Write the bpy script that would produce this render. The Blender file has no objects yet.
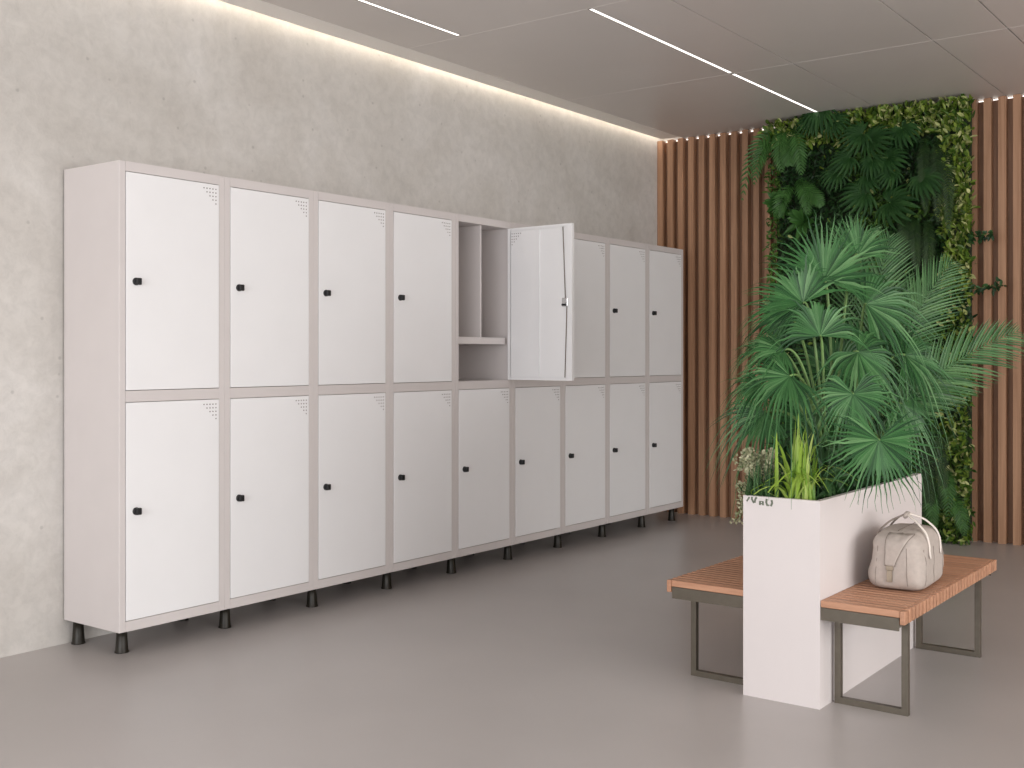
import bpy, math, random
from mathutils import Vector, noise
random.seed(7)
PI = math.pi
S = bpy.context.scene
C = S.collection

# ------------------------------------------------------------------ camera
F, YAW, CY, EYE = 1119.936, 0.6433, 355.957, 1.4
cd = bpy.data.cameras.new('camera')
cam = bpy.data.objects.new('camera', cd)
C.objects.link(cam)
cam.location = (0, 0, EYE)
cam.rotation_euler = (PI/2, 0, YAW)
cd.sensor_width = 36
cd.lens = F*36/1024
cd.shift_y = -(384-CY)/1024
cd.clip_start = 0.05
S.camera = cam

# ------------------------------------------------------------------ world, colour
w = bpy.data.worlds.new('world'); S.world = w; w.use_nodes = True
w.node_tree.nodes['Background'].inputs[0].default_value = (0.93, 0.95, 1.0, 1)
w.node_tree.nodes['Background'].inputs[1].default_value = 0.9
S.view_settings.view_transform = 'Standard'
S.view_settings.look = 'None'
S.view_settings.gamma = 1
S.view_settings.exposure = 0.0
S.view_settings.use_curve_mapping = False
S.cycles.use_denoising = True
S.cycles.max_bounces = 7
S.cycles.diffuse_bounces = 5
S.cycles.glossy_bounces = 3
S.cycles.transparent_max_bounces = 4
S.cycles.sample_clamp_indirect = 6

def area(name, loc, rot, sx, sy, power, col=(1, 1, 1), spread=None):
    l = bpy.data.lights.new(name, 'AREA'); l.shape = 'RECTANGLE'
    l.size = sx; l.size_y = sy; l.energy = power; l.color = col
    if spread: l.spread = spread
    o = bpy.data.objects.new(name, l); C.objects.link(o)
    o.location = loc; o.rotation_euler = rot
    return o
# daylight through the windows of the right wall and of the wall behind the camera
area('daylight_right', (4.72, 3.2, 1.75), (0, PI/2, 0), 2.5, 6.6, 335, (1.0, 0.975, 0.955))
area('daylight_front', (-0.9, -3.1, 1.75), (PI/2, 0, 0), 6.2, 2.5, 300, (0.98, 0.975, 1.0))

# ------------------------------------------------------------------ dimensions
XF = -4.547                 # locker front plane
LD = 0.4534                 # locker depth
Y0, LW = 3.0448, 0.6053     # first locker, module width
ZT, ZB = 2.3044, 0.1194
XW = -5.012                 # concrete wall
YB = 8.84                   # slat fronts
ZC = 3.3395                 # ceiling
PX0, PX1, PY0, PY1, PZ = -2.0119, -1.6837, 4.2766, 5.5888, 0.8246
FW = Vector((-math.sin(YAW), math.cos(YAW), 0)); RT = Vector((math.cos(YAW), math.sin(YAW), 0)); UP = Vector((0, 0, 1))
def at(x, y, D):            # point at distance D in front of the eye
    return Vector((0, 0, EYE)) + (FW + RT*((x-512)/F) + UP*((CY-y)/F))*D
def on_y(x, y, Y):
    r = FW + RT*((x-512)/F) + UP*((CY-y)/F)
    return Vector((0, 0, EYE)) + r*(Y/r.y)

# ------------------------------------------------------------------ materials
def mat(name, col, rough=0.5, metal=0.0, nscale=0, namt=0.0, bump=0.0, bscale=None, spec=0.5, emit=None, estr=0, stretch=None, coat=0):
    m = bpy.data.materials.new(name); m.use_nodes = True
    nt = m.node_tree; b = nt.nodes['Principled BSDF']
    b.inputs['Base Color'].default_value = (*col, 1)
    b.inputs['Roughness'].default_value = rough
    b.inputs['Metallic'].default_value = metal
    b.inputs['Specular IOR Level'].default_value = spec
    if coat: b.inputs['Coat Weight'].default_value = coat
    if emit:
        b.inputs['Emission Color'].default_value = (*emit, 1)
        b.inputs['Emission Strength'].default_value = estr
    if nscale:
        tc = nt.nodes.new('ShaderNodeTexCoord'); mp = nt.nodes.new('ShaderNodeMapping')
        nt.links.new(tc.outputs['Object'], mp.inputs[0])
        if stretch: mp.inputs['Scale'].default_value = stretch
        n = nt.nodes.new('ShaderNodeTexNoise'); n.inputs['Scale'].default_value = nscale; n.inputs['Detail'].default_value = 6
        nt.links.new(mp.outputs[0], n.inputs[0])
        r = nt.nodes.new('ShaderNodeValToRGB'); r.color_ramp.elements[0].position = 0.3; r.color_ramp.elements[1].position = 0.7
        r.color_ramp.elements[0].color = (*[c*(1-namt) for c in col], 1)
        r.color_ramp.elements[1].color = (*[min(1, c*(1+namt)) for c in col], 1)
        nt.links.new(n.outputs[0], r.inputs[0]); nt.links.new(r.outputs[0], b.inputs['Base Color'])
        if bump:
            n2 = nt.nodes.new('ShaderNodeTexNoise'); n2.inputs['Scale'].default_value = bscale or nscale*3; n2.inputs['Detail'].default_value = 5
            nt.links.new(mp.outputs[0], n2.inputs[0])
            bp = nt.nodes.new('ShaderNodeBump'); bp.inputs['Strength'].default_value = bump; bp.inputs['Distance'].default_value = 0.01
            nt.links.new(n2.outputs[0], bp.inputs['Height']); nt.links.new(bp.outputs[0], b.inputs['Normal'])
    return m

def leafmat(name, cols, rough=0.45, trans=0.15, spec=0.4):
    """leaf colour picked per leaf (mesh island)"""
    m = bpy.data.materials.new(name); m.use_nodes = True
    nt = m.node_tree; b = nt.nodes['Principled BSDF']
    g = nt.nodes.new('ShaderNodeNewGeometry'); r = nt.nodes.new('ShaderNodeValToRGB')
    cr = r.color_ramp
    while len(cr.elements) < len(cols): cr.elements.new(0.5)
    for i, c in enumerate(cols):
        cr.elements[i].position = i/(len(cols)-1) if len(cols) > 1 else 0
        cr.elements[i].color = (*c, 1)
    nt.links.new(g.outputs['Random Per Island'], r.inputs[0])
    tc = nt.nodes.new('ShaderNodeTexCoord'); n = nt.nodes.new('ShaderNodeTexNoise'); n.inputs['Scale'].default_value = 14
    nt.links.new(tc.outputs['Object'], n.inputs[0])
    hs = nt.nodes.new('ShaderNodeHueSaturation')
    mr = nt.nodes.new('ShaderNodeMapRange'); mr.inputs['To Min'].default_value = 0.7; mr.inputs['To Max'].default_value = 1.3
    nt.links.new(n.outputs[0], mr.inputs[0]); nt.links.new(mr.outputs[0], hs.inputs['Value'])
    nt.links.new(r.outputs[0], hs.inputs['Color']); nt.links.new(hs.outputs[0], b.inputs['Base Color'])
    b.inputs['Roughness'].default_value = rough
    b.inputs['Specular IOR Level'].default_value = spec
    if trans:
        t = nt.nodes.new('ShaderNodeBsdfTranslucent'); mx = nt.nodes.new('ShaderNodeMixShader'); mx.inputs[0].default_value = trans
        nt.links.new(hs.outputs[0], t.inputs[0]); nt.links.new(b.outputs[0], mx.inputs[1]); nt.links.new(t.outputs[0], mx.inputs[2])
        nt.links.new(mx.outputs[0], nt.nodes['Material Output'].inputs[0])
    return m

def concrete():
    m = bpy.data.materials.new('concrete'); m.use_nodes = True; nt = m.node_tree; b = nt.nodes['Principled BSDF']
    tc = nt.nodes.new('ShaderNodeTexCoord')
    def nz(scale, det=8, dist=0.0, rough=0.6):
        n = nt.nodes.new('ShaderNodeTexNoise'); n.inputs['Scale'].default_value = scale; n.inputs['Detail'].default_value = det
        n.inputs['Distortion'].default_value = dist; n.inputs['Roughness'].default_value = rough
        nt.links.new(tc.outputs['Object'], n.inputs[0]); return n
    a = nz(1.1, 9, 0.8, 0.62); r = nt.nodes.new('ShaderNodeValToRGB'); nt.links.new(a.outputs[0], r.inputs[0])
    e = r.color_ramp.elements; e[0].position = 0.3; e[0].color = (0.50, 0.475, 0.44, 1); e[1].position = 0.72; e[1].color = (0.645, 0.625, 0.60, 1)
    k = e.new(0.5); k.color = (0.57, 0.548, 0.515, 1)
    f = nz(15, 10, 0.4, 0.7); r2 = nt.nodes.new('ShaderNodeValToRGB'); nt.links.new(f.outputs[0], r2.inputs[0])
    q = r2.color_ramp.elements; q[0].position = 0.28; q[0].color = (0.88, 0.88, 0.88, 1); q[1].position = 0.6; q[1].color = (1.03, 1.03, 1.03, 1)
    mx = nt.nodes.new('ShaderNodeMix'); mx.data_type = 'RGBA'; mx.blend_type = 'MULTIPLY'; mx.inputs['Factor'].default_value = 1
    nt.links.new(r.outputs[0], mx.inputs['A']); nt.links.new(r2.outputs[0], mx.inputs['B'])
    v = nt.nodes.new('ShaderNodeTexVoronoi'); v.inputs['Scale'].default_value = 9; nt.links.new(tc.outputs['Object'], v.inputs[0])
    r3 = nt.nodes.new('ShaderNodeValToRGB'); nt.links.new(v.outputs['Distance'], r3.inputs[0])
    z = r3.color_ramp.elements; z[0].position = 0.05; z[0].color = (0.8, 0.8, 0.8, 1); z[1].position = 0.1; z[1].color = (1, 1, 1, 1)
    m2 = nt.nodes.new('ShaderNodeMix'); m2.data_type = 'RGBA'; m2.blend_type = 'MULTIPLY'; m2.inputs['Factor'].default_value = 1
    nt.links.new(mx.outputs['Result'], m2.inputs['A']); nt.links.new(r3.outputs[0], m2.inputs['B'])
    nt.links.new(m2.outputs['Result'], b.inputs['Base Color'])
    b.inputs['Roughness'].default_value = 0.8
    bp = nt.nodes.new('ShaderNodeBump'); bp.inputs['Strength'].default_value = 0.25; bp.inputs['Distance'].default_value = 0.01
    nt.links.new(f.outputs[0], bp.inputs['Height']); nt.links.new(bp.outputs[0], b.inputs['Normal'])
    return m

def wood(name, c1, c2, scale=(30, 30, 1.2), rough=0.5):
    m = bpy.data.materials.new(name); m.use_nodes = True; nt = m.node_tree; b = nt.nodes['Principled BSDF']
    tc = nt.nodes.new('ShaderNodeTexCoord'); mp = nt.nodes.new('ShaderNodeMapping'); mp.inputs['Scale'].default_value = scale
    nt.links.new(tc.outputs['Object'], mp.inputs[0])
    n = nt.nodes.new('ShaderNodeTexNoise'); n.inputs['Scale'].default_value = 1.6; n.inputs['Detail'].default_value = 7; n.inputs['Distortion'].default_value = 0.6
    nt.links.new(mp.outputs[0], n.inputs[0])
    r = nt.nodes.new('ShaderNodeValToRGB'); nt.links.new(n.outputs[0], r.inputs[0])
    e = r.color_ramp.elements; e[0].position = 0.3; e[0].color = (*c1, 1); e[1].position = 0.68; e[1].color = (*c2, 1)
    g = nt.nodes.new('ShaderNodeNewGeometry'); hs = nt.nodes.new('ShaderNodeHueSaturation')
    mr = nt.nodes.new('ShaderNodeMapRange'); mr.inputs['To Min'].default_value = 0.88; mr.inputs['To Max'].default_value = 1.1
    nt.links.new(g.outputs['Random Per Island'], mr.inputs[0]); nt.links.new(mr.outputs[0], hs.inputs['Value'])
    nt.links.new(r.outputs[0], hs.inputs['Color']); nt.links.new(hs.outputs[0], b.inputs['Base Color'])
    b.inputs['Roughness'].default_value = rough
    return m

M = {
 'concrete': concrete(),
 'floor': mat('polished_floor', (0.425, 0.398, 0.385), 0.33, nscale=0.8, namt=0.07, spec=0.5),
 'ceiling': mat('ceiling_panel', (0.65, 0.61, 0.58), 0.36, nscale=1.2, namt=0.03, spec=0.5),
 'ceiling_light': mat('ceiling_trim', (0.88, 0.85, 0.81), 0.5, nscale=1, namt=0.02),
 'joint_dark': mat('ceiling_joint', (0.22, 0.2, 0.18), 0.6, nscale=1, namt=0.02),
 'white_paint': mat('painted_plaster', (0.72, 0.70, 0.67), 0.7, nscale=2, namt=0.03),
 'carcass': mat('powder_coated_carcass', (0.63, 0.59, 0.576), 0.5, nscale=5, namt=0.015, bump=0.02, bscale=300),
 'door': mat('powder_coated_door', (0.83, 0.83, 0.835), 0.45, nscale=4, namt=0.01, bump=0.02, bscale=300),
 'black': mat('black_plastic', (0.004, 0.004, 0.005), 0.5, nscale=20, namt=0.1),
 'hole': mat('vent_hole_dark', (0.2, 0.165, 0.16), 0.8, nscale=20, namt=0.1),
 'foot': mat('dark_bronze_foot', (0.018, 0.015, 0.010), 0.4, 0.3, nscale=20, namt=0.2),
 'chrome': mat('chrome', (0.6, 0.6, 0.6), 0.25, 1.0, nscale=10, namt=0.1),
 'slat': wood('slat_wood', (0.32, 0.168, 0.092), (0.46, 0.262, 0.155), (26, 26, 0.7), 0.55),
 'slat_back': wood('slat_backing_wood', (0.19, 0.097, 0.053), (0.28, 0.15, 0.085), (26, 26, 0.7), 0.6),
 'bench_wood': wood('bench_wood', (0.40, 0.20, 0.118), (0.52, 0.28, 0.172), (1.5, 30, 30), 0.5),
 'bench_metal': mat('bench_bronze_metal', (0.13, 0.113, 0.088), 0.42, 0.5, nscale=30, namt=0.08),
 'planter': mat('planter_lacquer', (0.68, 0.635, 0.625), 0.5, nscale=3, namt=0.012),
 'soil': mat('soil', (0.035, 0.024, 0.016), 0.95, nscale=40, namt=0.5, bump=0.8),
 'mark': mat('mark_dark', (0.13, 0.15, 0.11), 0.6, nscale=30, namt=0.2),
 'canvas': mat('bag_canvas', (0.44, 0.385, 0.345), 0.85, nscale=60, namt=0.06, bump=0.25, bscale=350),
 'canvas_dark': mat('bag_strap_dark', (0.21, 0.175, 0.15), 0.7, nscale=60, namt=0.1),
 'handle_light': mat('bag_handle_cream', (0.76, 0.70, 0.64), 0.5, nscale=30, namt=0.05),
 'buckle': mat('bag_buckle_brass', (0.30, 0.25, 0.19), 0.4, 0.6, nscale=30, namt=0.1),
 'led': mat('led_strip', (1, 1, 1), 0.5, emit=(1.0, 0.90, 0.76), estr=9.5),
 'led_line': mat('led_diffuser', (1, 1, 1), 0.5, emit=(1.0, 0.95, 0.9), estr=2.2),
 'led_back': mat('led_strip_back', (1, 1, 1), 0.5, emit=(1.0, 0.93, 0.86), estr=2.0),
 'fan': leafmat('fan_palm_leaf', [(0.010, 0.050, 0.014), (0.026, 0.10, 0.027), (0.05, 0.155, 0.045), (0.12, 0.25, 0.10)], 0.42, 0.14, 0.35),
 'petiole': mat('palm_petiole', (0.12, 0.22, 0.06), 0.5, nscale=20, namt=0.2),
 'trunk': mat('palm_trunk', (0.10, 0.085, 0.045), 0.8, nscale=30, namt=0.4, bump=0.5),
 'areca': leafmat('feather_palm_leaf', [(0.03, 0.095, 0.027), (0.055, 0.15, 0.045), (0.12, 0.24, 0.09)], 0.45, 0.2),
 'lime': leafmat('lime_blade', [(0.17, 0.34, 0.05), (0.32, 0.50, 0.06), (0.55, 0.66, 0.20)], 0.45, 0.25),
 'grass': leafmat('dark_grass_blade', [(0.02, 0.06, 0.02), (0.04, 0.10, 0.03), (0.07, 0.16, 0.05)], 0.5, 0.15),
 'pale': leafmat('pale_sprig_leaf', [(0.26, 0.28, 0.16), (0.42, 0.42, 0.26), (0.60, 0.58, 0.40)], 0.6, 0.15),
 'moss': mat('dark_moss', (0.018, 0.032, 0.010), 0.95, nscale=25, namt=0.6, bump=1.0, bscale=60),
 'darkleaf': leafmat('dark_wall_leaf', [(0.010, 0.035, 0.010), (0.018, 0.06, 0.015), (0.035, 0.10, 0.022)], 0.5, 0.12),
 'midleaf': leafmat('mid_wall_leaf', [(0.03, 0.08, 0.012), (0.06, 0.14, 0.02), (0.10, 0.20, 0.03)], 0.5, 0.15),
 'varleaf': leafmat('variegated_wall_leaf', [(0.04, 0.095, 0.010), (0.08, 0.155, 0.018), (0.15, 0.24, 0.03), (0.22, 0.30, 0.045), (0.62, 0.64, 0.30)], 0.45, 0.2),
 'monstera': leafmat('split_leaf', [(0.012, 0.05, 0.011), (0.028, 0.085, 0.019)], 0.55, 0.12, 0.25),
 'fern': leafmat('fern_leaf', [(0.035, 0.11, 0.02), (0.06, 0.17, 0.035)], 0.45, 0.15),
 'darkfern': leafmat('dark_fern_leaf', [(0.010, 0.034, 0.006), (0.024, 0.062, 0.010)], 0.5, 0.1),
}

# ------------------------------------------------------------------ mesh helpers
class MB:
    def __init__(s): s.v = []; s.f = []; s.sm = False
    def box(s, x0, x1, y0, y1, z0, z1, bev=0):
        n = len(s.v)
        if not bev:
            s.v += [(x, y, z) for x in (x0, x1) for y in (y0, y1) for z in (z0, z1)]
            s.f += [tuple(n+i for i in q) for q in ((0,1,3,2), (4,6,7,5), (0,4,5,1), (2,3,7,6), (0,2,6,4), (1,5,7,3))]
            return s
        import bmesh
        bm = bmesh.new(); bmesh.ops.create_cube(bm, size=1)
        for v in bm.verts:
            v.co.x = (x0+x1)/2+v.co.x*(x1-x0); v.co.y = (y0+y1)/2+v.co.y*(y1-y0); v.co.z = (z0+z1)/2+v.co.z*(z1-z0)
        bmesh.ops.bevel(bm, geom=list(bm.edges), offset=bev, segments=2, affect='EDGES', profile=0.5)
        bm.verts.ensure_lookup_table()
        for v in bm.verts: v.index = v.index
        bm.verts.index_update()
        s.v += [tuple(v.co) for v in bm.verts]
        s.f += [tuple(n+v.index for v in f.verts) for f in bm.faces]
        bm.free(); return s
    def tube(s, pts, r, seg=8, flat=1.0, side=None):
        """swept tube; r number or list; flat squashes across 'side'"""
        pts = [Vector(p) for p in pts]; n0 = len(s.v); N = len(pts)
        rs = r if isinstance(r, (list, tuple)) else [r]*N
        prev = None
        for i, p in enumerate(pts):
            t = (pts[min(i+1, N-1)]-pts[max(i-1, 0)]).normalized()
            a = Vector(side) if side else (prev if prev else (Vector((0, 0, 1)) if abs(t.z) < .9 else Vector((1, 0, 0))))
            u = (a-t*a.dot(t))
            u = u.normalized() if u.length > 1e-6 else t.orthogonal().normalized()
            prev = u; v = t.cross(u)
            for k in range(seg):
                th = 2*PI*k/seg
                s.v.append(tuple(p+u*math.cos(th)*rs[i]+v*math.sin(th)*rs[i]*flat))
        for i in range(N-1):
            for k in range(seg):
                a = n0+i*seg+k; b = n0+i*seg+(k+1) % seg
                s.f.append((a, b, b+seg, a+seg))
        s.f.append(tuple(n0+k for k in range(seg))[::-1]); s.f.append(tuple(n0+(N-1)*seg+k for k in range(seg)))
        return s
    def lathe(s, prof, cx=0, cy=0, seg=20, axis='z', c=None):
        n0 = len(s.v); N = len(prof)
        for (r, z) in prof:
            for k in range(seg):
                th = 2*PI*k/seg; a, b = r*math.cos(th), r*math.sin(th)
                if axis == 'z': s.v.append((cx+a, cy+b, z))
                else: s.v.append((c[0]+z, c[1]+a, c[2]+b))
        for i in range(N-1):
            for k in range(seg):
                a = n0+i*seg+k; b = n0+i*seg+(k+1) % seg
                s.f.append((a, b, b+seg, a+seg))
        s.f.append(tuple(n0+k for k in range(seg))[::-1]); s.f.append(tuple(n0+(N-1)*seg+k for k in range(seg)))
        return s
    def strip(s, pts, ws, side, fold=0.0, up=None):
        """leaf blade: centre line pts, half widths ws, side vectors"""
        n0 = len(s.v); N = len(pts)
        for i, p in enumerate(pts):
            sd = side[i] if isinstance(side, list) else side
            p = Vector(p); lift = (up*fold*ws[i]) if up is not None else Vector((0, 0, 0))
            s.v += [tuple(p-sd*ws[i]+lift), tuple(p), tuple(p+sd*ws[i]+lift)]
        for i in range(N-1):
            a = n0+3*i
            s.f += [(a, a+1, a+4, a+3), (a+1, a+2, a+5, a+4)]
        return s
    def build(s, name, m, parent=None, smooth=False, loc=None):
        me = bpy.data.meshes.new(name); me.from_pydata(s.v, [], s.f); me.update()
        if smooth:
            for p in me.polygons: p.use_smooth = True
        me.materials.append(m)
        o = bpy.data.objects.new(name, me); C.objects.link(o)
        if parent: o.parent = parent
        if loc: o.location = loc
        return o

def fixn(o):
    import bmesh
    bm = bmesh.new(); bm.from_mesh(o.data); bmesh.ops.recalc_face_normals(bm, faces=bm.faces); bm.to_mesh(o.data); bm.free(); return o
def tag(o, label=None, cat=None, group=None, kind=None):
    if label: o['label'] = label
    if cat: o['category'] = cat
    if group: o['group'] = group
    if kind: o['kind'] = kind
    return o
def empty(name, loc, rz=0):
    o = bpy.data.objects.new(name, None); o.empty_display_size = 0.1; C.objects.link(o)
    o.location = loc; o.rotation_euler = (0, 0, rz); return o
def struct(name, mb, m, parent=None):
    o = mb.build(name, m, parent)
    if not parent: o['kind'] = 'structure'
    return o
def copy_tree(o, parent=None, skip=()):
    c = o.copy(); C.objects.link(c)
    if parent: c.parent = parent
    for ch in KIDS.get(o.name, []):
        if ch.name in skip: continue
        copy_tree(ch, c, skip)
    return c
KIDS = {}

# ------------------------------------------------------------------ room shell
XR, YF = 4.6, -3.0
struct('floor', MB().box(XW-.2, XR+.2, YF-.2, 9.15, -0.1, 0), M['floor'])
struct('wall_left', MB().box(XW-.15, XW, YF-.2, 9.15, 0, 3.62), M['concrete'])
# back wall: plaster core, one sheet of backing wood and the battens
wb = struct('wall_back', MB().box(XW, XR+.2, 9.0, 9.15, 0, 3.62), M['white_paint'])
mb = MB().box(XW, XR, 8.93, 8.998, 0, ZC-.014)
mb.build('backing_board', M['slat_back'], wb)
mb = MB()
x = XW+0.003
while x < XR-.1:
    mb.box(x, x+0.053, YB+.025, 8.93, 0.0, ZC-.004, bev=0)
    x += 0.1035
mb.build('slat_cladding', M['slat'], wb)
MB().box(XW+.02, XR-.02, 8.935, 8.96, ZC-.013, ZC-.005).build('light_strip', M['led_back'], wb)
# right wall and wall behind the camera, each with a long window
def wall_open(name, horiz, p, a0, a1, o0, o1, z0, z1):
    m = MB(); t = 0.15
    for (u0, u1, v0, v1) in ((a0, o0, 0, 3.62), (o1, a1, 0, 3.62), (o0, o1, 0, z0), (o0, o1, z1, 3.62)):
        if horiz: m.box(u0, u1, p-t, p, v0, v1)
        else: m.box(p, p+t, u0, u1, v0, v1)
    struct(name, m, M['white_paint'])
wall_open('wall_right', False, XR, YF-.2, 9.15, -0.1, 6.5, 0.45, 3.0)
wall_open('wall_front', True, YF, XW, XR, -4.0, 2.2, 0.45, 3.0)
def win(name, horiz, p, o0, o1, z0, z1, n):
    m = MB(); f = 0.05
    def b(u0, u1, v0, v1):
        if horiz: m.box(u0, u1, p-.09, p-.04, v0, v1)
        else: m.box(p+.04, p+.09, u0, u1, v0, v1)
    b(o0, o1, z0, z0+f); b(o0, o1, z1-f, z1); b(o0, o0+f, z0+f, z1-f); b(o1-f, o1, z0+f, z1-f)
    for i in range(1, n):
        u = o0+(o1-o0)*i/n; b(u-f/2, u+f/2, z0+f, z1-f)
    struct(name, m, M['black'])
win('window_1', False, XR, -0.1, 6.5, 0.45, 3.0, 4)
win('window_2', True, YF, -4.0, 2.2, 0.45, 3.0, 4)

# ceiling: light margin strip beside the cove, then panels with joints
XE, XS = -4.945, -4.765
CT = 3.40
xs = [XS+.004, -2.965, -2.06, -1.629, -0.73, 0.17, 1.07, 1.97, 2.87, 3.77, XR]
ys = [YF, -1.95, -0.15, 1.66, 3.47, 5.26, 7.06, YB-.0+.09]
cl = MB()
for i in range(len(xs)-1):
    for j in range(len(ys)-1):
        g = 0.004
        x0, x1, y0, y1 = xs[i]+(g if i else 0), xs[i+1]-g, ys[j]+g, ys[j+1]-g
        # the lights sit in a channel cut at x = -3.405 and x = -4.325
        cuts = []
        for (cx, a, b) in ((-3.405, 5.26, 8.62), (-4.325, 1.66, 5.24)):
            if x0 < cx < x1 and a < y1-.05 and b > y0+.05: cuts.append((cx, max(a, y0), min(b, y1)))
        if not cuts: cl.box(x0, x1, y0, y1, ZC, CT)
        for (cx, a, b) in cuts[:1]:
            h = 0.017
            cl.box(x0, cx-h, y0, y1, ZC, CT); cl.box(cx+h, x1, y0, y1, ZC, CT)
            if a > y0+.001: cl.box(cx-h, cx+h, y0, a, ZC, CT)
            if b < y1-.001: cl.box(cx-h, cx+h, b, y1, ZC, CT)
cl.box(XE+.001, XR, YF, 8.99, CT, CT+.05)
struct('ceiling', cl, M['ceiling'])
mt = MB().box(XE, XS, YF, YB-.01, ZC, CT)
struct('trim_1', mt, M['ceiling_light'])
mt = MB()
for y in ys[1:-1]: mt.box(XS+.01, XR, y-.0038, y+.0038, ZC+.001, ZC+.02)  # paler strips put the lit bevels of the cross joints into colour
struct('trim_lit_bevel', mt, M['ceiling_light'])
# cove: upper slab over the slot
struct('trim_3', MB().box(XW, XE, YF, 9.0, 3.56, 3.62), M['white_paint'])
cv = MB().box(XE+.002, XE+.03, YF, 9.0, CT+.051, 3.62)
struct('trim_4', cv, M['white_paint'])

# lamps in the ceiling
t = tag(empty('cove_light', (XE, 3.0, 3.35)), 'warm white hidden strip of light washing down the concrete wall above the lockers', 'light')
MB().box(XE-.012-XE, XE-.001-XE, YF+.05-3, 8.95-3, 0.052, 0.075).build('led_strip', M['led'], t)
def line_light(cx, a, b, label):
    t = tag(empty('linear_ceiling_light', (cx, (a+b)/2, ZC)), label, 'ceiling light', 'thin recessed light lines in the ceiling')
    h = (b-a)/2-.004
    MB().box(-.0135, .0135, -h+.003, h-.003, 0.003, 0.02).build('diffuser', M['led_line'], t)
    m = MB(); m.box(-.0165, -.0137, -h, h, -.001, .02); m.box(.0137, .0165, -h, h, -.001, .02)
    m.box(-.0137, .0137, -h, -h+.0028, -.001, .02); m.box(-.0137, .0137, h-.0028, h, -.001, .02)
    m.build('housing', M['joint_dark'], t)
line_light(-3.405, 5.265, 7.05, 'white line of light mid-ceiling, the nearer of two joined end to end')
line_light(-3.405, 7.07, 8.62, 'white line of light in the ceiling ending above the plant wall')
line_light(-4.325, 1.66, 5.24, 'short white line of light in the ceiling nearest the concrete wall')

# ------------------------------------------------------------------ lockers
T = 0.0342
DB0, DT0, DB1, DT1 = 0.1671, 1.1857, 1.2378, 2.2588
def carcass():
    m = MB()
    m.box(-LD, 0, 0.0002, T, ZB, ZT, bev=0.0025); m.box(-LD, 0, LW-T, LW-.0002, ZB, ZT, bev=0.0025)
    m.box(-LD, -.0002, T, LW-T, DT1, ZT-.0003); m.box(-LD, -.0002, T, LW-T, DT0, DB1); m.box(-LD, -.0002, T, LW-T, ZB+.0003, DB0)
    m.box(-LD, -LD+.01, T, LW-T, DB0, DT0); m.box(-LD, -LD+.01, T, LW-T, DB1, DT1)
    # flanges round the openings
    return m
def foot(x, y):
    return MB().lathe([(0.033, 0), (0.033, 0.006), (0.030, 0.010), (0.0255, 0.075), (0.0245, 0.108), (0.032, 0.110), (0.032, ZB)], x, y, 20)
G = 0.0028
def door_closed(z0, z1, root, zl):
    d = MB().box(-.02, .0015, T+G, LW-T-G, z0+G, z1-G, bev=0.0015).build('door', M['door'], root)
    k = MB(); y = T+0.054
    k.lathe([(0.018, 0.0016), (0.018, 0.009), (0.015, 0.012)], axis='x', c=(0, y, zl), seg=20)
    k.box(0.012, 0.03, y-.012, y+.015, zl-.016, zl+.016, bev=0.004)
    lk = k.build('lock', M['black'], d)
    h = MB()
    for r in range(5):
        for c in range(5-r):
            yy = LW-T-.022-c*.0182; zz = z1-.026-r*.0182
            h.lathe([(0.0036, 0.0008), (0.0036, 0.0021)], axis='x', c=(0, yy, zz), seg=8)
    vh = h.build('vent_hole', M['hole'], d)
    KIDS[d.name] = [lk, vh]
    return d
proto = empty('locker', (XF, Y0, 0))
cp = carcass().build('body', M['carcass'], proto)
dU = door_closed(DB1, DT1, proto, 1.748)
dL = door_closed(DB0, DT0, proto, 0.675)
f1 = foot(-.105, .085).build('foot', M['foot'], proto, True); f2 = foot(-.418, .055).build('foot', M['foot'], proto, True)
KIDS[proto.name] = [cp, dU, dL, f1, f2]
WHERE = ['at the left end of the row, its side panel showing', 'second in the row from the left end', 'third in the row from the left end',
         'directly left of the one standing open', 'with its upper door swung open on a shelf',
         'directly right of the open one, upper door partly hidden', 'third from the far end by the slats',
         'next to last before the far end', 'last in the row, next to the wooden slats']
units = [proto]
skipU = (dU.name,)
for i in range(1, 9):
    u = copy_tree(proto, None, skipU if i == 4 else ())
    u.location = (XF, Y0+i*LW, 0); units.append(u)
for i, u in enumerate(units):
    tag(u, 'white two-door steel locker ' + WHERE[i], 'locker', 'row of white steel lockers along the concrete wall')
f1 = foot(-.085, LW-.05).build('foot', M['foot'], units[8], True); f2 = foot(-.395, LW-.05).build('foot', M['foot'], units[8], True)
# the open one
u = units[4]
MB().box(-LD+.011, -.012, T+.001, LW-T-.03, 1.478, 1.523, bev=0.002).build('shelf', M['carcass'], u)
MB().box(-LD+.011, -.03, 0.289, 0.304, 1.5235, DT1-.001).build('divider', M['carcass'], u)
hk = MB(); hk.tube([(-.18, .42, DT1-.001), (-.18, .42, DT1-.03), (-.165, .42, DT1-.05), (-.145, .42, DT1-.05), (-.135, .42, DT1-.035)], .004, 8)
hk.build('coat_hook', M['chrome'], u, True)
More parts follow.
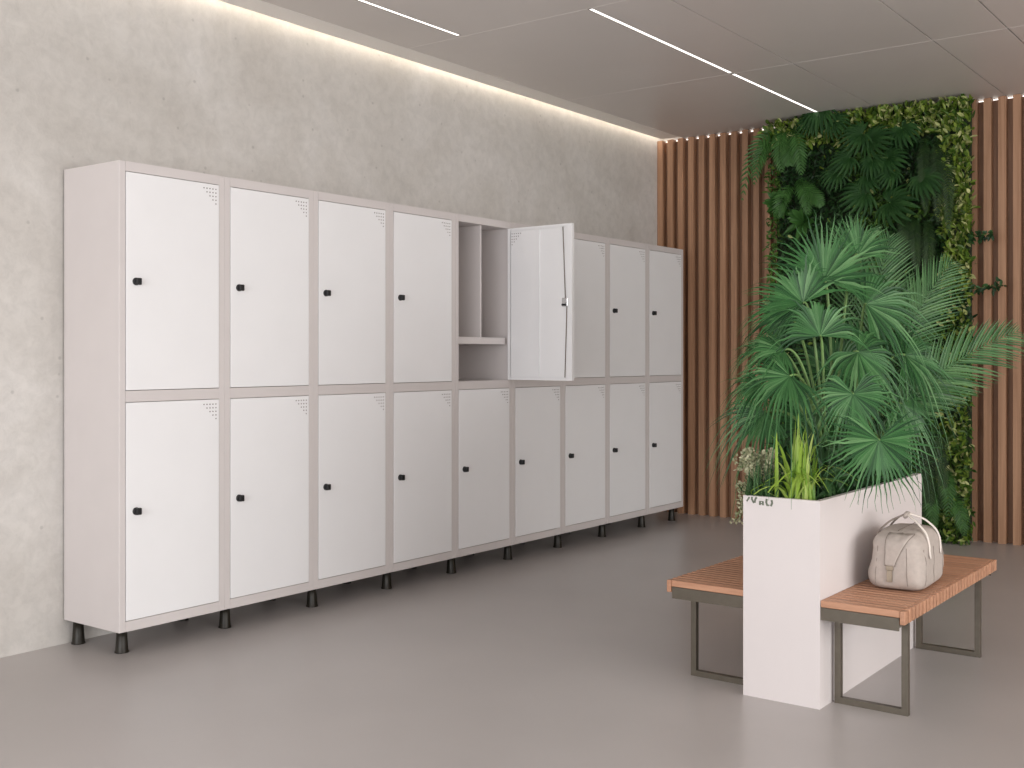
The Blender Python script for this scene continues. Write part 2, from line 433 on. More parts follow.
# upper door, swung out about its right edge; local y runs 0 (hinge) .. -w (free edge), x is thickness
wd = LW-2*T-2*G
d = MB(); a0, a1 = DB1+G, DT1-G
d.box(0.0, 0.003, -wd, 0, a0, a1)                                   # outer skin
d.box(-.02, 0.0, -wd, -wd+.0015, a0, a1); d.box(-.02, 0, -.0015, 0, a0, a1)
d.box(-.02, 0, -wd+.0015, -.0015, a0, a0+.0015); d.box(-.02, 0, -wd+.0015, -.0015, a1-.0015, a1)
d.box(-.0215, -.02, -wd, -wd+.035, a0, a1); d.box(-.0215, -.02, -.022, 0, a0, a1)
d.box(-.0215, -.02, -wd+.035, -.022, a0, a0+.018); d.box(-.0215, -.02, -wd+.035, -.022, a1-.018, a1)
d.box(-.018, -.0165, -wd+.0365, -.024, a0+.0195, a1-.0195)           # inner lining
d.box(-.024, -.018, -.27, -.262, a0+.0195, a1-.0195)
od = d.build('door', M['door'], u)
od['label'] = 'open door seen from its inner side'
od.location = (0.004, LW-T-G, 0)
od.rotation_euler = (0, 0, math.radians(88))
h = MB()
for r in range(5):
    for c in range(5-r):
        h.lathe([(0.0036, -.0180), (0.0036, -.0186)], axis='x', c=(0, -.035-c*.0182, a1-.037-r*.0182), seg=8)
h.build('vent_hole', M['hole'], od)
r = MB(); yl = -wd+.05
r.tube([(-.024, yl, 1.775), (-.024, yl+.02, a1-.02)], .003, 6); r.tube([(-.024, yl-.012, 1.72), (-.024, yl+.004, a0+.02)], .003, 6)
r.build('locking_rod', M['canvas_dark'], od, True)
l = MB(); l.box(-.032, -.0216, yl-.022, yl+.022, 1.72, 1.775, bev=.003); l.lathe([(.012, -.042), (.012, -.030)], axis='x', c=(0, yl, 1.735), seg=16)
l.build('lock', M['chrome'], od)
k = MB(); k.box(-.05, -.030, yl-.013, yl+.013, 1.725, 1.737, bev=.002)
k.build('latch_tongue', M['black'], od)

# ------------------------------------------------------------------ planter
pl = tag(empty('planter', ((PX0+PX1)/2, (PY0+PY1)/2, 0)), 'tall narrow white box planter full of palms standing between the two benches', 'planter')
hx, hy = (PX1-PX0)/2, (PY1-PY0)/2
m = MB(); w_ = .022
m.box(-hx, hx, -hy, -hy+w_, 0, PZ); m.box(-hx, hx, hy-w_, hy, 0, PZ)
m.box(-hx, -hx+w_, -hy+w_, hy-w_, 0, PZ); m.box(hx-w_, hx, -hy+w_, hy-w_, 0, PZ); m.box(-hx+w_, hx-w_, -hy+w_, hy-w_, 0, .05)
m.build('box', M['planter'], pl)
s = MB(); nx, ny = 10, 40
for i in range(nx+1):
    for j in range(ny+1):
        x = -hx+w_+(2*hx-2*w_)*i/nx; y = -hy+w_+(2*hy-2*w_)*j/ny
        s.v.append((x, y, PZ-.05+.015*noise.noise(Vector((x*14, y*14, 0)))))
for i in range(nx):
    for j in range(ny):
        a = i*(ny+1)+j; s.f.append((a, a+ny+1, a+ny+2, a+1))
s.build('soil', M['soil'], pl, True)
# small dark marks of unclear nature under the end face rim, drawn as strokes
mk = MB()
def stroke(pts, r=.0022):
    mk.tube([(PXl(x), -hy-.0006, PZl(y)) for x, y in pts], r, 6, flat=.25, side=(1, 0, 0))
def PXl(px): return -hx+(px-743)/77*2*hx
def PZl(py): return PZ-(py-495.5)/230*PZ*0.96
stroke([(749.5, 497.2), (746.8, 502.3)], .0035)
stroke([(752.3, 496.6), (752.2, 499.5), (754.3, 503.8)], .0042); stroke([(757, 496.6), (755.6, 499.5), (755, 503.4)], .0042)
stroke([(760.6, 500.6), (760.4, 505.6)], .0042); stroke([(760.6, 501), (763.2, 501)], .003); stroke([(763.4, 500.8), (763.6, 505.6)], .0042); stroke([(761, 503.6), (763, 503.6)], .003)
stroke([(767.4, 497.6), (766.9, 502), (768.2, 505.8)], .0045); stroke([(772.4, 498.6), (773, 502), (771.6, 505.8)], .0045); stroke([(768.5, 505.6), (770, 504.6)], .003)
mk.build('dark_mark', M['mark'], pl)

# ------------------------------------------------------------------ benches
def bench(x_in, sgn, label, D, L):
    """x_in: edge against the planter; sgn: direction it reaches out; local origin under the inner edge, mid length"""
    r = tag(empty('bench', (x_in+sgn*.001, PY0+L/2, 0)), label, 'bench', 'slatted benches on either side of the planter')
    zt = 0.432; n = 30; p = L/n
    m = MB()
    for i in range(n):
        y0 = -L/2+i*p
        e_ = sgn*(D-.0205); xa, xb = (0, e_) if sgn > 0 else (e_, 0)
        m.box(xa, xb, y0+.0042, y0+p-.0042, zt-.027, zt, bev=.003)
        xa, xb = (sgn*(D-.020), sgn*D) if sgn > 0 else (sgn*D, sgn*(D-.020))
        m.box(xa, xb, y0+(.0065 if i else .0), y0+p-(.0065 if i < n-1 else 0), zt-.052, zt, bev=.003)
    m.build('seat', M['bench_wood'], r)
    m = MB()
    def bx(a, b, *q):
        a, b = sorted((sgn*a, sgn*b)); m.box(a, b, *q)
    e = D-.024
    bx(0, e, -L/2+.006, -L/2+.012, zt-.078, zt-.0285); bx(0, e, L/2-.012, L/2-.006, zt-.078, zt-.0285)
    bx(0, .006, -L/2+.012, L/2-.012, zt-.078, zt-.0285); bx(e-.006, e, -L/2+.012, L/2-.012, zt-.066, zt-.0285)
    bx(.006, e-.006, -L/2+.012, L/2-.012, zt-.034, zt-.0285)
    m.build('frame', M['bench_metal'], r)
    for yy in (-L/2+.135, -L/2+1.19):
        m = MB(); h = .0125; zz = zt-.0345
        if yy > 0: zz = zt-.0345
        x0, x1 = .012, .305
        bx(x0, x0+2*h, yy-h, yy+h, 0, zz); bx(x1-2*h, x1, yy-h, yy+h, 0, zz)
        bx(x0+2*h, x1-2*h, yy-h, yy+h, 0, 2*h); bx(x0+2*h, x1-2*h, yy-h, yy+h, zz-2*h, zz)
        m.build('leg', M['bench_metal'], r)
    return r
bench(PX1, 1, 'wood-topped bench with metal loop legs on the right of the planter, carrying the bag', .332, 1.37)
bench(PX0, -1, 'empty wood-topped bench with metal loop legs, half hidden left of the planter', .358, 1.32)

# ------------------------------------------------------------------ bag
BX, BY, BZ = -1.512, 4.82, 0.4322
bag = tag(empty('travel_bag', (BX, BY, BZ), 0.05), 'soft light grey canvas travel bag with cream handles sitting on the right-hand bench', 'bag')
AX, AY, AZ = .118, .218, .120
def bag_pt(u, v):
    """superellipsoid: u around in plan, v from bottom to top"""
    def sp(c, e): return math.copysign(abs(c)**e, c)
    cv, sv = sp(math.cos(v), .34), sp(math.sin(v), .38)
    x = AX*cv*sp(math.cos(u), .42); y = AY*cv*sp(math.sin(u), .42); z = AZ*sv
    h = (z/AZ+1)/2
    x *= 1.02-.20*h**1.6; y *= 1.0-.08*h**1.6
    z2 = AZ*(1+sv)
    if sv > .5: z2 -= .016*(y/AY)**2*(sv-.5)*2 - .004
    q = Vector((x, y, z2*1.0))
    n = noise.noise(q*9)*.009+noise.noise(q*24+Vector((3, 1, 0)))*.007
    k = 1+n/.12*min(1, h*3)
    return Vector((x*k, y*(1+n/.25), z2*(1 if h < .02 else 1+n*.8)))
m = MB(); NU, NV = 72, 36
for j in range(NV+1):
    v = -PI/2+PI*j/NV
    for i in range(NU): m.v.append(tuple(bag_pt(2*PI*i/NU, v)))
for j in range(NV):
    for i in range(NU):
        a = j*NU+i; b = j*NU+(i+1) % NU
        m.f.append((a, b, b+NU, a+NU))
body = m.build('body', M['canvas'], bag, True)
# search on the skin for the end face (towards -y)
_vs = [Vector(v) for v in m.v]
def skin(x, z, face='end', off=.003):
    if face == 'end':
        c = [v for v in _vs if v.y < -AY*.35]
        c.sort(key=lambda v: (v.x-x)**2+(v.z-z)**2); c = c[:4]
        ws = [1/((v.x-x)**2+(v.z-z)**2+1e-6) for v in c]
        return Vector((x, sum(v.y*w for v, w in zip(c, ws))/sum(ws)-off, z))
    sg = 1 if face == 'right' else -1
    c = [v for v in _vs if sg*v.x > AX*.3]
    c.sort(key=lambda v: (v.y-x)**2+(v.z-z)**2); c = c[:4]
    ws = [1/((v.y-x)**2+(v.z-z)**2+1e-6) for v in c]
    return Vector((sum(v.x*w for v, w in zip(c, ws))/sum(ws)+sg*off, x, z))
# tapering flap hanging over the end face
fl = MB(); R_, K_ = 14, 8
def fw_(t): return .030*(1-t)**1.2+.019
def fc_(t): return -.014+.03*(1-t)**1.3
for i in range(R_+1):
    t_ = i/R_; z = .232-t_*.125
    for k in range(K_+1):
        x = fc_(t_)+(k/K_*2-1)*fw_(t_)
        fl.v.append(tuple(skin(x, z, 'end', .005)))
for i in range(R_):
    for k in range(K_):
        a = i*(K_+1)+k; fl.f.append((a, a+1, a+K_+2, a+K_+1))
fo = fl.build('flap', M['canvas'], bag, True)
so = fo.modifiers.new('thick', 'SOLIDIFY'); so.thickness = .004
e = MB()
for sg in (-1, 1):
    e.tube([skin(fc_(i/R_)+sg*fw_(i/R_), .232-i/R_*.125, 'end', .0065) for i in range(R_+1)], .0022, 6)
e.tube([skin(-.014+fw_(1)*(k/4-1), .107, 'end', .0065) for k in range(9)], .0022, 6)
e.build('flap_binding', M['canvas_dark'], fo, True)
b = MB(); b.box(-.029, .001, 0, .007, .090, .108, bev=.002); b.box(-.025, -.003, -.002, .006, .042, .090, bev=.002)
bo = b.build('buckle', M['buckle'], bag); bo.location = (0, skin(-.018, .08, 'end', .010).y, 0)
e = MB()
for xx in (-.075, .055):
    e.tube([skin(xx*(1-.1*i/9), .012+i*.019, 'end', .0008) for i in range(10)], .0013, 5)
for yy in (-.15, -.02, .12):
    e.tube([skin(yy, .012+i*.018, 'right', .0008) for i in range(10)], .0013, 5)
e.tube([(xx, yy, bag_pt(0, PI/2).z-.001) for xx, yy in [(0, -.14+.02*i) for i in range(15)]], .002, 5)
e.build('seam', M['canvas_dark'], bag, True)
# handles: one springs from each long side and they meet above the top
def handle(sg, m_, lab):
    pts = []
    ya, yb = -.085, .085
    for i in range(5): pts.append(skin(ya, .13+i*.016, 'right' if sg > 0 else 'left', .004))
    x0 = pts[-1].x
    ctl = [pts[-2], pts[-1], Vector((x0*.88, ya*.93, .232)), Vector((x0*.52, ya*.72, .270)), Vector((sg*.018, ya*.38, .290)), Vector((sg*.008, 0, .295)),
           Vector((sg*.018, yb*.38, .290)), Vector((x0*.52, yb*.72, .270)), Vector((x0*.88, yb*.93, .232)), skin(yb, .194, 'right' if sg > 0 else 'left', .004), skin(yb, .178, 'right' if sg > 0 else 'left', .004)]
    for q in range(1, len(ctl)-2):
        a, b, c, d = ctl[q-1:q+3]
        for k in range(1, 5):
            t = k/5; pts.append(.5*((2*b)+(c-a)*t+(2*a-5*b+4*c-d)*t*t+(3*b-a-3*c+d)*t**3))
        if q < len(ctl)-3: pts.append(c.copy())
    for i in range(4, -1, -1): pts.append(skin(yb, .13+i*.016, 'right' if sg > 0 else 'left', .004))
    o = MB().tube(pts, .008, 10, flat=.5, side=(0, 1, 0)).build('handle', m_, bag, True)
    o['label'] = lab
    return o
handle(1, M['handle_light'], 'cream handle on the open side')
handle(-1, M['canvas_dark'], 'darker handle on the planter side')
g = MB(); g.tube([(0, -.034, .288), (0, -.017, .294), (0, .0, .296), (0, .017, .294), (0, .034, .288)], [.009, .011, .012, .011, .009], 12)
g.build('handle_wrap', M['canvas'], bag, True)

# ------------------------------------------------------------------ leaves
def rndv(s): return Vector((random.gauss(0, s), random.gauss(0, s), random.gauss(0, s)))
def bez(a, b, c, n=10):
    return [a*(1-t)**2+b*2*t*(1-t)+c*t*t for t in [i/n for i in range(n+1)]]

def fan_leaf(mb, P, ang, R, tilt=0.0, span=300, n=34, droop=.35, face=0.0, lift=.15, back=0.1):
    """P hub; ang direction of the middle segment as seen from the room's near side (deg from right, ccw)"""
    a = math.radians(ang)
    d = (RT*math.cos(a)+UP*math.sin(a)+FW*back).normalized()
    nrm = (-FW+UP*tilt+RT*face); nrm = (nrm-d*nrm.dot(d)).normalized()
    u = nrm.cross(d)
    dth = math.radians(span)/n
    for i in range(n):
        th = (i-(n-1)/2)*dth
        dr = d*math.cos(th)+u*math.sin(th); sd = nrm.cross(dr)
        L = R*(.80+.2*math.cos(th*.55))*random.uniform(.88, 1.06)
        pts = []; ws = []; K = 9; join = .46
        curl = random.uniform(.4, 1.9)*droop+random.uniform(0, .12)
        for k in range(K+1):
            t = k/K
            p = P+dr*L*t+nrm*(lift*L*(t*t*0.6)*(.5))-UP*(curl*L*max(0, t-.35)**2*1.6)
            if t > .5: p += sd*random.gauss(0, .004)*t
            pts.append(p)
            r = L*t
            if t <= join: wv = math.tan(dth/2)*r*1.02
            else: wv = math.tan(dth/2)*L*join*.86*(1-((t-join)/(1-join)))**1.0
            ws.append(max(wv, .0006))
        mb.strip(pts, ws, sd, fold=.45, up=nrm*(1 if i % 2 else 1))
    return mb
def pinnate(mb, pts, L0, n=30, side=None, w0=.008, ang=50, droop=.2, prof=None, rachis=.004, nrm=None, K=5):
    """feather leaf along pts"""
    N = len(pts)-1
    if rachis: mb.tube(pts, [rachis*(1-.8*i/N) for i in range(N+1)], 5)
    for i in range(n):
        t = (i+.5)/n; q = t*N; j = min(int(q), N-1); f = q-j
        p = pts[j].lerp(pts[j+1], f); tg = (pts[j+1]-pts[j]).normalized()
        nn = nrm if nrm is not None else -FW
        nn = (nn-tg*nn.dot(tg)).normalized(); sd = nn.cross(tg)
        pr = prof(t) if prof else math.sin(PI*min(1, t*.88+.12))**.6
        a = math.radians(ang*(1.0-.45*t))
        for sg in (-1, 1):
            L = L0*pr*random.uniform(.92, 1.05)
            dr = (tg*math.cos(a)+sd*sg*math.sin(a)+nn*random.gauss(.06, .07)).normalized()
            wv = nn.cross(dr)
            q_ = [p+dr*L*k/K-UP*droop*L*(k/K)**2 for k in range(K+1)]
            ws = [w0*pr**.5*x for x in ([.5, .95, 1, .8, .5, .06] if K == 5 else [.7, 1, .6, .06])]
            mb.strip(q_, ws, wv, fold=.3, up=nn)
    return mb
def leaf(mb, p, d, nrm, L, W, K=3):
    d = d.normalized(); sd = nrm.cross(d)
    if sd.length < 1e-3: return
    sd.normalize()
    prof = [.25, 1, .8, .05] if K == 3 else [.2, .8, 1, .75, .04]
    mb.strip([p+d*L*k/K-UP*.12*L*(k/K)**2 for k in range(K+1)], [W*x for x in prof], sd, fold=.35, up=nrm)

# ------------------------------------------------------------------ fan palm in the planter
BASE = Vector((-1.86, 4.86, PZ-.05))
fp = tag(empty('fan_palm', BASE), 'big green fan palm with round pleated leaves, tallest plant of the white planter', 'plant')
def inside(mb):
    for i, q in enumerate(mb.v):
        x, y, z = q
        if z < PZ+.006: mb.v[i] = (min(max(x, PX0+.026), PX1-.026), min(max(y, PY0+.027), PY1-.027), z)
    return mb
def rel(mb, o): mb.v = [tuple(Vector(v)-o) for v in mb.v]; return mb
CR = [Vector((-1.84, 4.74, .95)), Vector((-1.88, 4.95, 1.0)), Vector((-1.86, 5.15, .95))]
for k, c in enumerate(CR):
    b0 = Vector((c.x*.5+BASE.x*.5, c.y, PZ-.06))
    rel(MB().tube(bez(b0, (b0+c)/2+Vector((.01, 0, 0)), c, 8), [.02, .021, .019, .02, .018, .019, .017, .016, .012], 10), BASE).build('trunk', M['trunk'], fp, True)
#       px   py   D    ang  Rpx span tilt droop face back crown
FANS = [(824, 280, 5.05, 74, 70, 190, .1, .10, .15, .10, 1),
        (803, 303, 4.92, 132, 62, 220, .2, .35, -.2, .0, 0),
        (820, 336, 4.80, 95, 64, 200, .95, .7, .0, .25, 0),
        (858, 352, 4.95, 320, 74, 260, .9, .75, .3, -.1, 1),
        (784, 350, 4.80, 180, 56, 180, 1.3, .65, -.3, -.2, 0),
        (790, 376, 4.65, 205, 64, 210, 1.0, .85, -.2, -.25, 0),
        (853, 394, 4.58, 272, 57, 290, .5, .5, .1, -.3, 1),
        (879, 440, 4.40, 266, 62, 280, .1, .10, .1, -.12, 2),
        (766, 412, 4.95, 225, 60, 170, .8, .75, -.4, -.1, 0),
        (902, 404, 5.05, 306, 60, 200, .8, .75, .5, .0, 2),
        (812, 424, 5.05, 150, 58, 260, .3, .3, .0, .1, 1),
        (866, 304, 5.15, 20, 74, 230, .6, .6, .3, .2, 2),
        (835, 372, 5.25, 60, 66, 280, .5, .5, .0, .2, 1),
        (786, 318, 5.10, 168, 52, 180, .7, .7, -.2, .1, 0),
        (905, 355, 5.2, 350, 62, 220, .7, .7, .3, .1, 2),
        (835, 440, 5.0, 250, 55, 240, .3, .4, 0, 0, 1),
        (772, 350, 4.95, 178, 44, 170, 1.4, .9, -.4, -.1, 0),
        (762, 385, 4.85, 200, 46, 180, 1.1, .9, -.4, -.1, 0),
        (858, 255, 5.3, 75, 48, 160, .2, .2, .2, .1, 1)]
for (px, py, D, ang, rp, span, tilt, dr, fc, bk, cr) in FANS:
    P = at(px, py, D); R = rp*D/F*1.08
    mb = MB()
    fan_leaf(mb, P, ang, R, tilt, span, int(span/6.0), dr, fc, back=bk)
    o = rel(mb, BASE).build('frond', M['fan'], fp)
    c = CR[cr]
    mid = Vector((c.x*.45+P.x*.55, c.y*.5+P.y*.5, max(P.z+.04, c.z)*.55+P.z*.45+.03))
    rel(MB().tube(bez(c, mid, P, 12), [.0065]*9+[.005]*4, 7), BASE).build('petiole', M['petiole'], o, True)

# ------------------------------------------------------------------ feather palm behind it
B2 = Vector((-1.83, 5.33, PZ-.05))
ap = tag(empty('feather_palm', B2), 'green feathery palm at the back of the planter, long fronds reaching right over the slats', 'plant')
ARC = [((868, 400, 5.4), (872, 300, 5.4), (890, 236, 5.5), 58, 34, 30),
       ((885, 395, 5.3), (905, 320, 5.35), (952, 262, 5.45), 56, 34, 32),
       ((885, 425, 5.2), (940, 360, 5.2), (1018, 331, 5.25), 54, 38, 35),
       ((880, 430, 5.5), (925, 385, 5.5), (958, 376, 5.6), 50, 30, 30),
       ((865, 380, 5.6), (905, 300, 5.7), (925, 290, 5.8), 44, 28, 30),
       ((850, 330, 5.6), (842, 250, 5.7), (862, 232, 5.7), 48, 28, 28)]
for (a, b, c, L0, n, ang) in ARC:
    A, Bq, Cc = at(*a), at(*b), at(*c)
    pts = bez(A, Bq, Cc, 14)
    mb = MB(); pinnate(mb, pts, L0*c[2]/F*1.05, n, w0=.0058, ang=ang+12, droop=.15, rachis=.0045, nrm=(-FW+UP*.35).normalized())
    o = rel(mb, B2).build('frond', M['areca'], ap)
    rel(MB().tube(bez(B2+Vector((0, 0, 0)), (B2+A)/2+Vector((-.01, .02, .05)), A, 8), [.009, .009, .008, .008, .007, .006, .006, .005, .005], 7), B2).build('stem', M['petiole'], ap, True)

# ------------------------------------------------------------------ lime grass, dark grass, pale sprigs
def blades(mb, base, n, H, spread, W, bias=None, droop=.5, r=.02, up_only=False):
    for i in range(n):
        a = random.uniform(0, 2*PI); q = random.random()
        out = Vector((math.cos(a), math.sin(a), 0))
        if bias is not None: out = (out+bias).normalized()
        h = H*random.uniform(.6, 1.05); s_ = spread*q*random.uniform(.6, 1.1)
        p0 = base+Vector((random.gauss(0, r), random.gauss(0, r), 0))
        pts = []; K = 9
        for k in range(K+1):
            t = k/K
            pts.append(p0+out*s_*t**1.7+UP*(h*(t-(droop*q*1.1)*max(0, t-.25)**2*2.1)))
        sd = out.cross(UP).normalized(); sd = (sd+RT*.6*(1 if sd.dot(RT) > 0 else -1)).normalized()
        ws = [W*x for x in (.8, .95, 1, 1, .95, .85, .7, .5, .3, .05)]
        mb.strip(pts, ws, sd, fold=.3, up=(out*-1+UP*.3).normalized())
    return mb
LB = Vector((-1.805, 4.36, PZ-.05))
lg = tag(empty('lime_grass', LB), 'bright lime green spider plant with arching strap leaves at the near end of the planter', 'plant')
random.seed(21)
mb = blades(MB(), LB, 18, .43, .12, .0085, Vector((0, .35, 0)), droop=.35, r=.022)
blades(mb, LB+Vector((0, .02, 0)), 56, .38, .25, .0085, Vector((0, .2, 0)), droop=.66, r=.028)
rel(inside(mb), LB).build('foliage', M['lime'], lg)
DBs = Vector((-1.955, 4.345, PZ-.05))
dg = tag(empty('dark_grass', DBs), 'low dark green tuft of grass in the near left corner of the planter', 'plant')
mb = blades(MB(), DBs, 150, .22, .15, .0032, droop=.7, r=.03)
blades(mb, DBs+Vector((.07, .10, 0)), 110, .24, .16, .0032, droop=.7, r=.05)
rel(inside(mb), DBs).build('foliage', M['grass'], dg)
PB = Vector((-1.975, 4.40, PZ-.05))
ps = tag(empty('pale_sprig_plant', PB), 'pale sage green sprigs spilling over the left rim of the planter', 'plant')
mb = MB(); st = MB()
for i in range(80):
    tx, ty = random.uniform(-.125, .03), random.uniform(-.04, .16)
    tz = random.uniform(.02, .22) if random.random() < .8 else random.uniform(-.10, .03)
    if tz < .03: tx = min(tx, -.075)
    e_ = PB+Vector((tx, ty, tz))
    mid = PB+Vector((tx*.4, ty*.5, max(tz, .07)*1.0+.03))
    pts = bez(PB+Vector((random.gauss(0, .012), random.gauss(0, .03), 0)), mid, e_, 9)
    st.tube(pts, .0013, 4)
    for p in pts[3:]:
        for _ in range(7):
            d = rndv(1); leaf(mb, p+rndv(.008), d, (-FW+rndv(.6)).normalized(), .018, .005)
o = rel(mb, PB).build('foliage', M['pale'], ps); rel(st, PB).build('stem', M['petiole'], ps)
# low dark filler plant in the far half
FB = Vector((-1.86, 5.25, PZ-.05))
fg = tag(empty('dark_underplanting', FB), 'dark leafy underplanting low between the palms at the far end of the planter', 'plant')
mb = MB()
for i in range(900):
    p = Vector((random.uniform(-1.99, -1.72), random.uniform(4.5, 5.56), PZ-.04+abs(random.gauss(0, .11))))
    leaf(mb, p, rndv(1)+UP*.6, (-FW+UP+rndv(.5)).normalized(), random.uniform(.06, .11), .013, 4)
rel(inside(mb), FB).build('foliage', M['darkleaf'], fg)

# ------------------------------------------------------------------ living wall
random.seed(5)
GX0, GX1 = -3.84, -2.27
lw = tag(empty('living_wall', ((GX0+GX1)/2, 8.8, 0)), 'floor-to-ceiling living green wall panel mounted on the wooden slats behind the palms', 'green wall')
LO = lw.location.copy()
g = MB(); nx, nz = 40, 80
for j in range(nz+1):
    for i in range(nx+1):
        x = GX0+.02+(GX1-GX0-.04)*i/nx; z = .02+(ZC-.05)*j/nz
        g.v.append((x-LO.x, 8.76-.03*noise.noise(Vector((x*5, z*5, 1)))-.02*noise.noise(Vector((x*15, z*15, 4)))-LO.y, z))
for j in range(nz):
    for i in range(nx):
        a = j*(nx+1)+i; g.f.append((a, a+1, a+nx+2, a+nx+1))
g.box(GX0+.02-LO.x, GX1-.02-LO.x, -.03, .037, .01, ZC-.02)
g.build('moss_panel', M['moss'], lw)
dk, md, vr = MB(), MB(), MB()
def edge(x, z):      # 1 deep inside the planting, 0 at the light border
    return min(1, (GX1-.17-.07*noise.noise(Vector((0, z*3, 0)))-x)/.12, (3.10+.07*noise.noise(Vector((x*4, 0, 0)))-z)/.12)
for i in range(24000):
    x = random.uniform(GX0-.02, GX1+.02); z = random.uniform(.0, ZC-.03)
    e_ = edge(x, z)
    if e_ > .3 and random.random() < .35: continue
    y = 8.73-random.random()*.09
    p = Vector((x, y, z))-LO
    nn = Vector((random.gauss(0, .5), -1, random.gauss(.4, .5))).normalized()
    d = Vector((random.gauss(0, .6), random.gauss(-.5, .4), random.gauss(-.1, .7)))
    if e_ < 0.15 and (x > -2.75 or z > 3.0) and (z > 1.9 or random.random() < .4):
        leaf(vr, p-Vector((0, random.random()*.05, 0)), d+Vector((0, -.25, .8)), nn, random.uniform(.045, .08), random.uniform(.009, .015))
    else:
        low = noise.noise(Vector((x*2.2, z*2.2, 7)))
        tgt = md if (low > .18 or x < -3.75 or (z < .9 and x > -2.75)) else dk
        leaf(tgt, p, d, nn, random.uniform(.03, .065), random.uniform(.006, .012))
    if random.random() < .012: leaf(vr, p-Vector((0, .05, 0)), d, nn, .05, .012)
for nm, b_, mm in (('dark_foliage', dk, 'darkleaf'), ('green_foliage', md, 'midleaf'), ('variegated_foliage', vr, 'varleaf')):
    tag(b_.build(nm, M[mm], lw), kind='stuff')

# split-leaf plants: each a crown with a few leaves
def split_leaf(P, ang, L, droop=.12):
    """round leaf slit into broad lobes that spread from the stalk"""
    a = math.radians(ang); L = L*1.05
    X, Y = Vector((1, 0, 0)), Vector((0, 1, 0))
    d = (X*math.cos(a)+UP*math.sin(a)-Y*.25).normalized()
    n = (-Y+UP*.3); n = (n-d*n.dot(d)).normalized(); u = n.cross(d)
    mb = MB(); N = 15; dth = math.radians(285)/N
    for i in range(N):
        th = (i-(N-1)/2)*dth
        bend = -.35*math.sin(th)                      # lobes curve forward to the tip
        Lr = L*(.62+.38*math.cos(th*.6))*random.uniform(.93, 1.03)
        pts, ws = [], []
        for k in range(8):
            t = k/7; th2 = th+bend*t*t
            dr = d*math.cos(th2)+u*math.sin(th2)
            pts.append(P+dr*Lr*t+n*(.10*L*math.sin(PI*t))-UP*droop*L*t*t)
            ws.append([.02, .5, 1.0, 1.02, .84, .80, .58, .05][k]*math.tan(dth/2)*Lr*.52 if k else .001)
        dr = d*math.cos(th)+u*math.sin(th)
        mb.strip(pts, ws, n.cross(dr), fold=.25, up=n)
    return mb
def wp(px, py, y=8.64): return on_y(px, py, y)
MON = [('dark green split-leaf plant with the largest leaf, right of centre of the green wall', [((890, 203), -8, 44), ((922, 178), -50, 32), ((893, 172), -150, 26)]),
       ('split-leaf plant left of the largest leaf on the green wall, above the tall palm', [((866, 194), 188, 38), ((838, 172), -135, 28), ((868, 176), -30, 28)]),
       ('split-leaf plant high in the middle of the green wall under the pale top fringe', [((872, 140), 0, 36), ((902, 128), -55, 30), ((862, 134), 195, 34)]),
       ('split-leaf plant at the top left of the green wall by the ceiling light', [((820, 110), -92, 36), ((812, 120), -140, 26), ((834, 122), -40, 28)]),
       ('split-leaf plant in the middle of the green wall, between the upper and lower split leaves', [((850, 158), -165, 30), ((888, 158), -15, 30), ((872, 160), -85, 26)])]
for lab, ls in MON:
    B_ = wp(ls[0][0][0], ls[0][0][1], 8.70)
    t = tag(empty('split_leaf_plant', B_), lab, 'plant', 'split-leaf plants growing in the green wall')
    for (pp, ang, rp) in ls:
        P = wp(pp[0], pp[1], 8.60-random.random()*.04)
        o = rel(split_leaf(P, ang, rp*.0057), B_).build('leaf', M['monstera'], t)
        rel(MB().tube(bez(B_, (B_+P)/2+Vector((0, -.05, .02)), P, 6), .004, 6), B_).build('petiole', M['petiole'], o, True)

def fern(name, lab, base, fronds, m_, grp, L0=26, n=20, w0=.011, ang=62):
    B_ = wp(*base, 8.70)
    t = tag(empty(name, B_), lab, 'plant', grp)
    for (a, b, c) in fronds:
        A, Bq, Cc = wp(*a, 8.66), wp(*b, 8.50), wp(*c, 8.56)
        mb = MB(); pinnate(mb, bez(A, Bq, Cc, 12), L0*.0078, n, w0=w0, ang=ang, droop=.1, rachis=.003, nrm=Vector((0.25, -1, .2)).normalized())
        rel(mb, B_).build('frond', m_, t)
GF = 'ferns hanging in the left part of the green wall'
fern('fern', 'fern arching out left of the green wall over the wooden slats', (772, 135), [((778, 132), (752, 130), (742, 202)), ((775, 140), (760, 140), (754, 185))], M['fern'], GF, 13, 18, .010)
fern('fern', 'bright green fern hanging at the upper left corner of the green wall', (788, 130), [((785, 128), (776, 140), (782, 172)), ((792, 126), (800, 140), (801, 175)), ((790, 130), (788, 150), (790, 165))], M['fern'], GF, 13, 18, .010)
fern('fern', 'green fern below the upper left corner fern, beside the dark hollow', (800, 180), [((798, 180), (806, 188), (808, 214)), ((792, 186), (780, 195), (778, 218)), ((800, 185), (812, 190), (822, 206))], M['fern'], GF, 12, 16, .010)
fern('fern', 'low fern at the foot of the green wall beside the far bench end', (945, 470), [((945, 470), (950, 480), (948, 520)), ((935, 480), (930, 500), (934, 530)), ((950, 495), (962, 505), (964, 535))], M['fern'], 'ferns low on the green wall', 11, 18, .008)
GD = 'dark trailing ferns in the green wall'
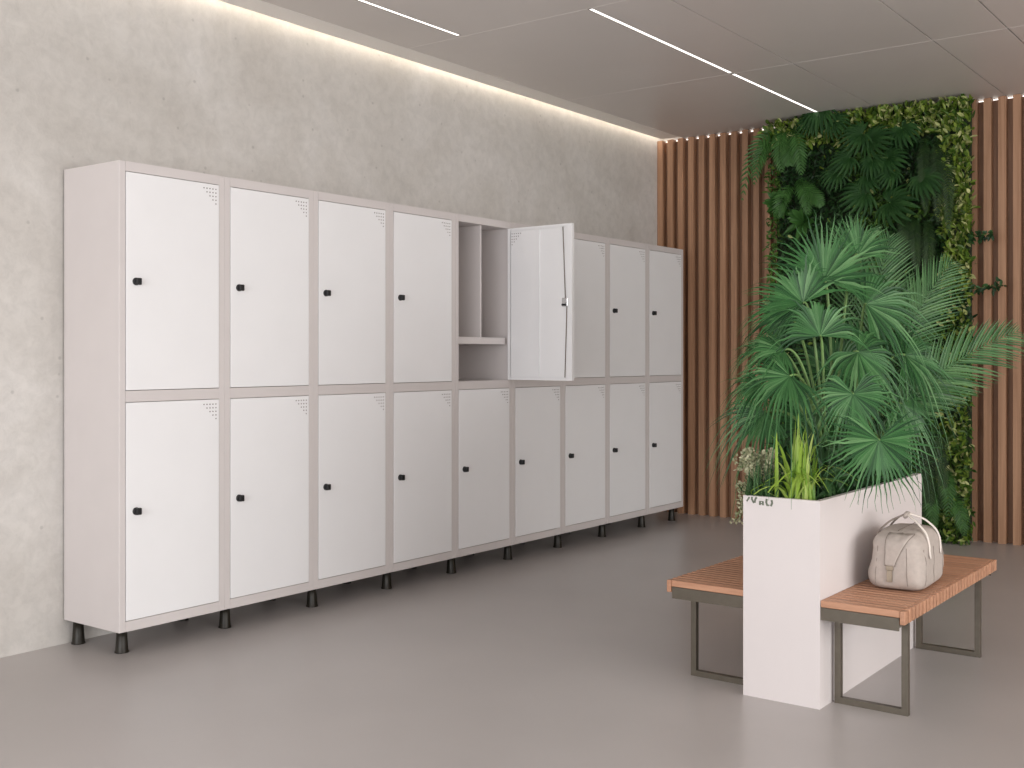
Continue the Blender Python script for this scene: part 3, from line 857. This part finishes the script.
fern('trailing_fern', 'near-black trailing fern hanging in the upper right of the green wall', (930, 140), [((925, 138), (922, 170), (926, 215)), ((938, 138), (936, 170), (938, 225)), ((945, 145), (950, 180), (948, 235))], M['darkfern'], GD, 9, 34, .006)
fern('trailing_fern', 'dark trailing fern hanging beside the feathery palm on the green wall', (920, 215), [((915, 215), (914, 240), (918, 275)), ((928, 220), (930, 245), (927, 290)), ((905, 210), (902, 230), (905, 265))], M['darkfern'], GD, 9, 34, .006)
fern('trailing_fern', 'dark trailing fern low on the green wall just above the bag', (932, 430), [((930, 430), (928, 470), (932, 520)), ((940, 430), (944, 470), (942, 510)), ((925, 440), (922, 480), (924, 530))], M['darkfern'], GD, 9, 34, .006)
# rosette plants on the left
for (lab, c) in (('bright green rosette plant at the left edge of the green wall above the tall palm', (806, 222)), ('small bright rosette plant at the far left edge of the green wall', (783, 206))):
    B_ = wp(*c, 8.68)
    t = tag(empty('rosette_plant', B_), lab, 'plant', 'rosette plants at the left edge of the green wall')
    mb = MB()
    for i in range(16):
        a = 2*PI*i/16+random.uniform(-.2, .2); q = random.uniform(.3, 1)
        d = Vector((math.cos(a)*q, -.75+.3*q, math.sin(a)*q+.15)); 
        nn = Vector((-math.cos(a)*.3, -1, .3)).normalized()
        leaf(mb, Vector((0, -.04, 0)), d, nn, random.uniform(.13, .19), .026, 4)
    mb.build('foliage', M['fern'], t)
# twigs sticking out to the right
for (lab, pts_) in (('dark leafy twig poking from the green wall\'s right edge, the upper one', [(968, 240), (980, 232), (991, 236)]),
                    ('dark leafy twig poking from the green wall\'s right edge, lower and longer', [(962, 290), (985, 288), (1000, 284)])):
    A, Bq, Cc = [wp(*q, 8.66-.03*i) for i, q in enumerate(pts_)]
    t = tag(empty('leafy_twig', A), lab, 'twig', 'twigs at the right edge of the green wall')
    pts = bez(A, Bq, Cc, 8)
    rel(MB().tube(pts, .003, 5), A).build('stem', M['petiole'], t)
    mb = MB()
    for p in pts:
        for _ in range(5): leaf(mb, p+rndv(.012), rndv(1), Vector((random.gauss(0, .5), -1, .3)).normalized(), .045, .012)
    rel(mb, A).build('foliage', M['darkleaf'], t)
